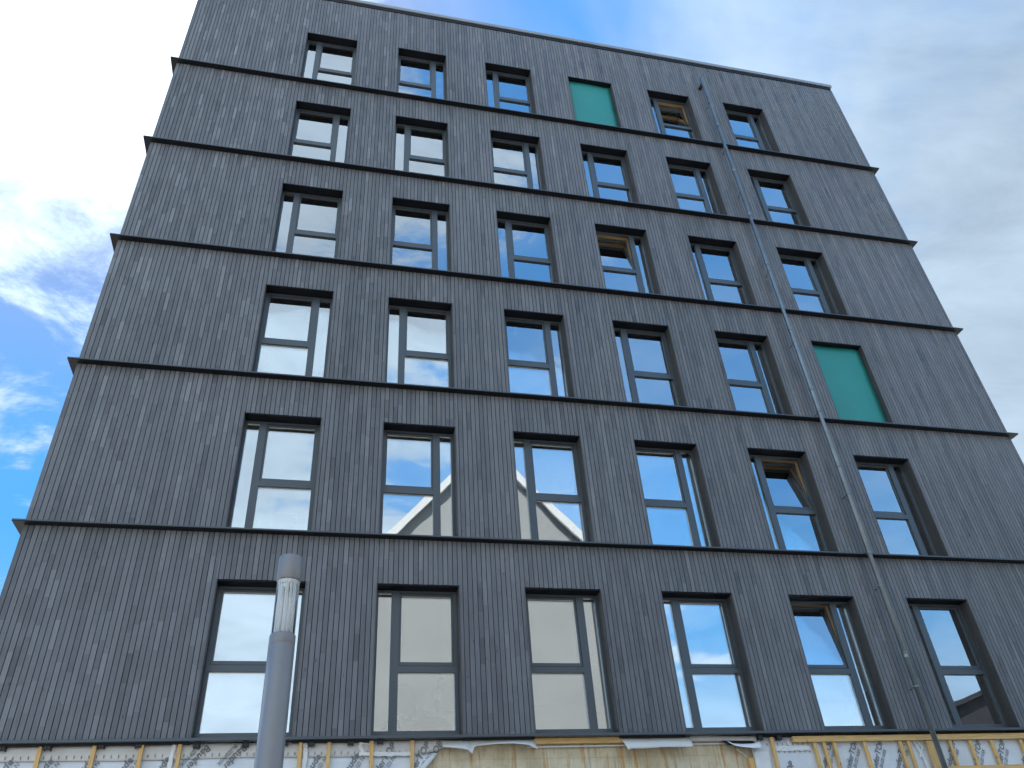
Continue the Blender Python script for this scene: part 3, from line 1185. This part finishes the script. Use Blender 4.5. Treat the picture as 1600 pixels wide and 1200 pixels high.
MB().lathe([(0.02, 3.765), (0.03, 3.77), (0.03, 3.80)], (0, 0), 20).build('lamp_holder', 'lamp_metal', lamp, smooth=True)
for k in range(6):
    a = 2 * math.pi * k / 6
    MB().box(0.042 * math.cos(a) - 0.009, 0.042 * math.cos(a) + 0.009, 0.042 * math.sin(a) - 0.009, 0.042 * math.sin(a) + 0.009, 3.778, 3.799).build('led_block', 'lamp_rod', lamp)

# ------------------------------------------------------------------ houses across the street (mirrored in the panes)
house = empty('gabled_house', (8.6, -18.0, 0))
tag(house, 'pale grey rendered gable house with white verge boards across the street, mirrored in the panes', 'house')
hw, he, hr, dp = 6.35, 14.55, 21.55, 14.0
MB().poly_prism([(-hw, 0), (hw, 0), (hw, he), (0, hr), (-hw, he)], 'y', -dp, 0).build('wall', 'house_render', house)
sl = Vector((hw, hr - he)).normalized()
for s in (-1, 1):
    nx_, nz_ = s * sl.y, sl.x
    a = (s * (hw + 0.45), he - 0.45 * (hr - he) / hw)
    b = (0, hr)
    MB().poly_prism([(a[0], a[1] + 0.02), (b[0], b[1] + 0.02), (b[0], b[1] + 0.22), (a[0] + 0.12 * nx_, a[1] + 0.22)], 'y', -dp - 0.2, 0.14).build('roof', 'roof_tile', house)
    MB().poly_prism([(a[0], a[1] - 0.20), (b[0], b[1] - 0.22), (b[0], b[1] + 0.26), (a[0], a[1] + 0.26)], 'y', 0.142, 0.26).build('verge_board', 'house_white', house)
for (xx, zz) in ((-6.9, 14.0), (6.9, 14.0)):
    pass

house2 = empty('slate_house', (40.0, -24.0, 0))
tag(house2, 'dark slate gable house farther along the street, mirrored in the lowest right pane', 'house')
MB().poly_prism([(-9, 0), (9, 0), (9, 10.3), (0, 13.1), (-9, 10.3)], 'y', -12, 0).build('wall', 'slate', house2)
for s in (-1, 1):
    MB().poly_prism([(s * 9.4, 10.2), (0, 13.12), (0, 13.34), (s * 9.4, 10.42)], 'y', -12.2, 0.3).build('roof', 'slate', house2)

# ------------------------------------------------------------------ things inside, seen through the panes


def desk(name_label, x0, x1, y, zf, top_h=0.75, stuff=None):
    d = empty('desk', ((x0 + x1) / 2, y, zf))
    hwid = (x1 - x0) / 2
    MB().box(-hwid, hwid, -0.36, 0.36, top_h - 0.028, top_h).build('table_top', 'desk_white', d)
    for s in (-1, 1):
        lx = s * (hwid - 0.36)
        l = MB()
        l.box(lx - 0.04, lx + 0.04, -0.05, 0.05, 0.03, top_h - 0.08)
        l.box(lx - 0.035, lx + 0.035, -0.33, 0.33, 0.0, 0.03)
        l.box(lx - 0.03, lx + 0.03, -0.30, 0.30, top_h - 0.08, top_h - 0.029)
        l.build('leg', 'desk_white', d)
    MB().box(-hwid + 0.40, hwid - 0.40, -0.03, 0.03, top_h - 0.07, top_h - 0.03).build('crossbar', 'desk_white', d)
    tag(d, name_label, 'desk', 'office desks behind the windows')
    return d


def fl(i):
    return sill(i) - 0.05


G = 0.42
desk('white desk behind the leftmost window of the second row from the bottom', 0.72, 2.12, 0.95, fl(1))
desk('white desk behind the third window of the second row, beside the gable reflection', 5.90, 7.3, 0.95, fl(1))
desk('white desk behind the tilted window of the second row from the bottom', 10.98, 12.0, 0.95, fl(1))
desk('white desk behind the rightmost window of the second row from the bottom', 12.1, 13.45, 0.98, fl(1))
desk('long white desk behind the second and third windows of the third row', 3.72, 5.52, 0.95, fl(2))
desk('white desk behind the fourth window of the third row', 8.58, 10.0, 0.95, fl(2))


def monitor(label, x, y, z, wd=0.55, rz=0.0):
    m = empty('monitor', (x, y, z), rz)
    MB().box(-wd / 2, wd / 2, -0.02, 0.02, 0.12, 0.12 + wd * 0.6).build('screen', 'desk_white', m)
    st = MB()
    st.box(-0.11, 0.11, -0.08, 0.08, 0.0, 0.012)
    st.box(-0.025, 0.025, 0.005, 0.035, 0.012, 0.2)
    st.build('stand', 'desk_white', m)
    tag(m, label, 'monitor')


monitor('pale monitor on the desk behind the tilted window of the second row', 11.35, 0.85, fl(1) + 0.75, 0.5)
monitor('pale monitor on the desk behind the third window of the second row', 6.08, 0.95, fl(1) + 0.75, 0.5, R(75))
monitor('pale monitor on the desk behind the rightmost window of the second row', 13.2, 0.95, fl(1) + 0.75, 0.42, R(20))
for k, xx in enumerate((13.66, 13.75)):
    f_ = MB()
    f_.box(xx, xx + 0.07, 0.52, 0.78, fl(1) + 0.05, fl(1) + 0.36 + 0.09 * k)
    tag(f_.build('document_binder', 'desk_white'), ('short', 'tall')[k] + ' white binder standing low behind the rightmost window of the second row', 'binder')


def office_chair(label, x, y, zf, rz, fabric):
    c = empty('office_chair', (x, y, zf), rz)
    b = MB()
    n = 14
    pts = []
    for k in range(n + 1):
        a = math.pi * k / n
        pts.append((0.23 * math.cos(a) * (1 if True else 1), 0.78 + 0.27 * math.sin(a)))
    pts = [(0.21, 0.56)] + pts + [(-0.21, 0.56)]
    b.poly_prism(pts, 'y', -0.27, -0.21)
    bevel(b.build('backrest', fabric, c), 0.02, 3)
    bevel(MB().box(-0.24, 0.24, -0.22, 0.25, 0.43, 0.50).build('seat', fabric, c), 0.025, 3)
    MB().lathe([(0.028, 0.06), (0.028, 0.43)], (0, 0), 16).build('column', 'edge_metal', c, smooth=True)
    MB().box(-0.03, 0.03, -0.26, -0.16, 0.40, 0.60).build('back_bracket', 'black_plastic', c)
    for k in range(5):
        a = 2 * math.pi * k / 5
        MB().tube((0, 0, 0.085), (0.29 * math.cos(a), 0.29 * math.sin(a), 0.06), 0.018, 8).build('leg', 'edge_metal', c)
        MB().tube((0.29 * math.cos(a) - 0.012, 0.29 * math.sin(a), 0.027), (0.29 * math.cos(a) + 0.012, 0.29 * math.sin(a), 0.027), 0.027, 12).build('castor', 'black_plastic', c)
    tag(c, label, 'office chair')
    return c


office_chair('pale office chair behind the leftmost window of the second row', 1.08, 1.35, fl(1), R(170), 'chair_pale')
office_chair('empty dark office chair with rounded back beside the person in white', 3.02, 1.05, fl(0), R(10), 'chair_fabric')
office_chair('dark office chair the person in the white shirt sits on', 3.42, 1.35, fl(0), R(-80), 'chair_fabric')


# seated person in a white shirt leaning forward to the right (local +x is forward)
def skin_obj(name, verts, edges, radii, root, material, parent, sub=2):
    me = bpy.data.meshes.new(name)
    me.from_pydata(verts, edges, [])
    me.materials.append(MATS[material])
    o = put(name, me, parent)
    o.modifiers.new('skin', 'SKIN')
    sl_ = me.skin_vertices[0].data
    for k, r in enumerate(radii):
        sl_[k].radius = r if isinstance(r, tuple) else (r, r)
        sl_[k].use_root = (k == root)
    s = o.modifiers.new('sub', 'SUBSURF')
    s.levels = s.render_levels = sub
    for p in me.polygons:
        p.use_smooth = True
    return o


per = empty('person', (3.40, 1.35, fl(0)))
tag(per, 'person in a white short-sleeved shirt sitting and leaning forward behind the window', 'person')
V_, E_, R_ = [], [], []


def chain(pts, start=None):
    prev = start
    for (p, r) in pts:
        V_.append(p)
        R_.append(r)
        if prev is not None:
            E_.append((prev, len(V_) - 1))
        prev = len(V_) - 1
    return prev


chain([((0, 0, 0.58), (0.15, 0.12))])
sp = chain([((0.08, 0, 0.74), (0.135, 0.11)), ((0.19, 0, 0.92), (0.15, 0.115)), ((0.27, 0, 1.03), (0.13, 0.09))], 0)
nk = chain([((0.32, 0, 1.10), 0.055), ((0.36, -0.01, 1.15), 0.065), ((0.40, -0.01, 1.22), 0.088), ((0.405, -0.01, 1.28), 0.075)], sp)
for s in (-1, 1):
    chain([((0.06, s * 0.10, 0.56), 0.095), ((0.28, s * 0.12, 0.55), 0.08), ((0.46, s * 0.13, 0.53), 0.062), ((0.47, s * 0.13, 0.30), 0.055),
           ((0.45, s * 0.13, 0.10), 0.04), ((0.47, s * 0.13, 0.05), 0.042), ((0.60, s * 0.14, 0.035), 0.034)], 0)
    el = chain([((0.26, s * 0.17, 1.00), 0.062), ((0.25, s * 0.215, 0.88), 0.05), ((0.28, s * 0.22, 0.76), 0.042), ((0.42, s * 0.17, 0.74), 0.034),
                ((0.50, s * 0.15, 0.75), 0.026), ((0.55, s * 0.145, 0.755), (0.034, 0.018))], sp)
    for q in range(4):
        oy = s * (0.145 + (q - 1.5) * 0.019)
        ln = (0.055, 0.066, 0.07, 0.06)[q]
        chain([((0.575, oy, 0.755), 0.009), ((0.58 + ln * 0.6, oy, 0.752), 0.0085), ((0.58 + ln, oy, 0.738), 0.008)], el)
    chain([((0.54, s * 0.110, 0.752), 0.010), ((0.575, s * 0.095, 0.746), 0.009)], el)
skin_obj('body', V_, E_, R_, 0, 'skin', per)
# shirt over torso and upper arms
V_, E_, R_ = [], [], []
chain([((0.02, 0, 0.60), (0.165, 0.135))])
sp = chain([((0.08, 0, 0.74), (0.155, 0.13)), ((0.19, 0, 0.92), (0.17, 0.135)), ((0.275, 0, 1.04), (0.14, 0.105)), ((0.305, 0, 1.075), (0.08, 0.07))], 0)
for s in (-1, 1):
    chain([((0.26, s * 0.17, 1.00), 0.078), ((0.252, s * 0.205, 0.90), 0.066), ((0.262, s * 0.215, 0.84), 0.062)], sp - 1)
skin_obj('shirt', V_, E_, R_, 0, 'shirt_white', per)
V_, E_, R_ = [], [], []
chain([((0.0, 0, 0.57), (0.165, 0.13))])
for s in (-1, 1):
    chain([((0.07, s * 0.10, 0.56), 0.108), ((0.28, s * 0.12, 0.55), 0.092), ((0.465, s * 0.13, 0.53), 0.074), ((0.472, s * 0.13, 0.30), 0.068), ((0.452, s * 0.13, 0.12), 0.058)], 0)
skin_obj('trousers', V_, E_, R_, 0, 'trousers_dark', per)
V_, E_, R_ = [], [], []
chain([((0.34, -0.01, 1.20), 0.075), ((0.36, -0.01, 1.27), 0.088), ((0.41, -0.01, 1.315), 0.07)])
skin_obj('hair', V_, E_, R_, 0, 'hair_dark', per)
V_, E_, R_ = [], [], []
chain([((0.475, -0.01, 1.235), 0.014), ((0.492, -0.01, 1.215), 0.017), ((0.478, -0.01, 1.205), 0.012)])
skin_obj('nose', V_, E_, R_, 0, 'skin', per, 1)
for s in (-1, 1):
    MB().tube((0.470, -0.01 + s * 0.034, 1.243), (0.482, -0.01 + s * 0.034, 1.243), 0.010, 8).build('eye', 'hair_dark', per)
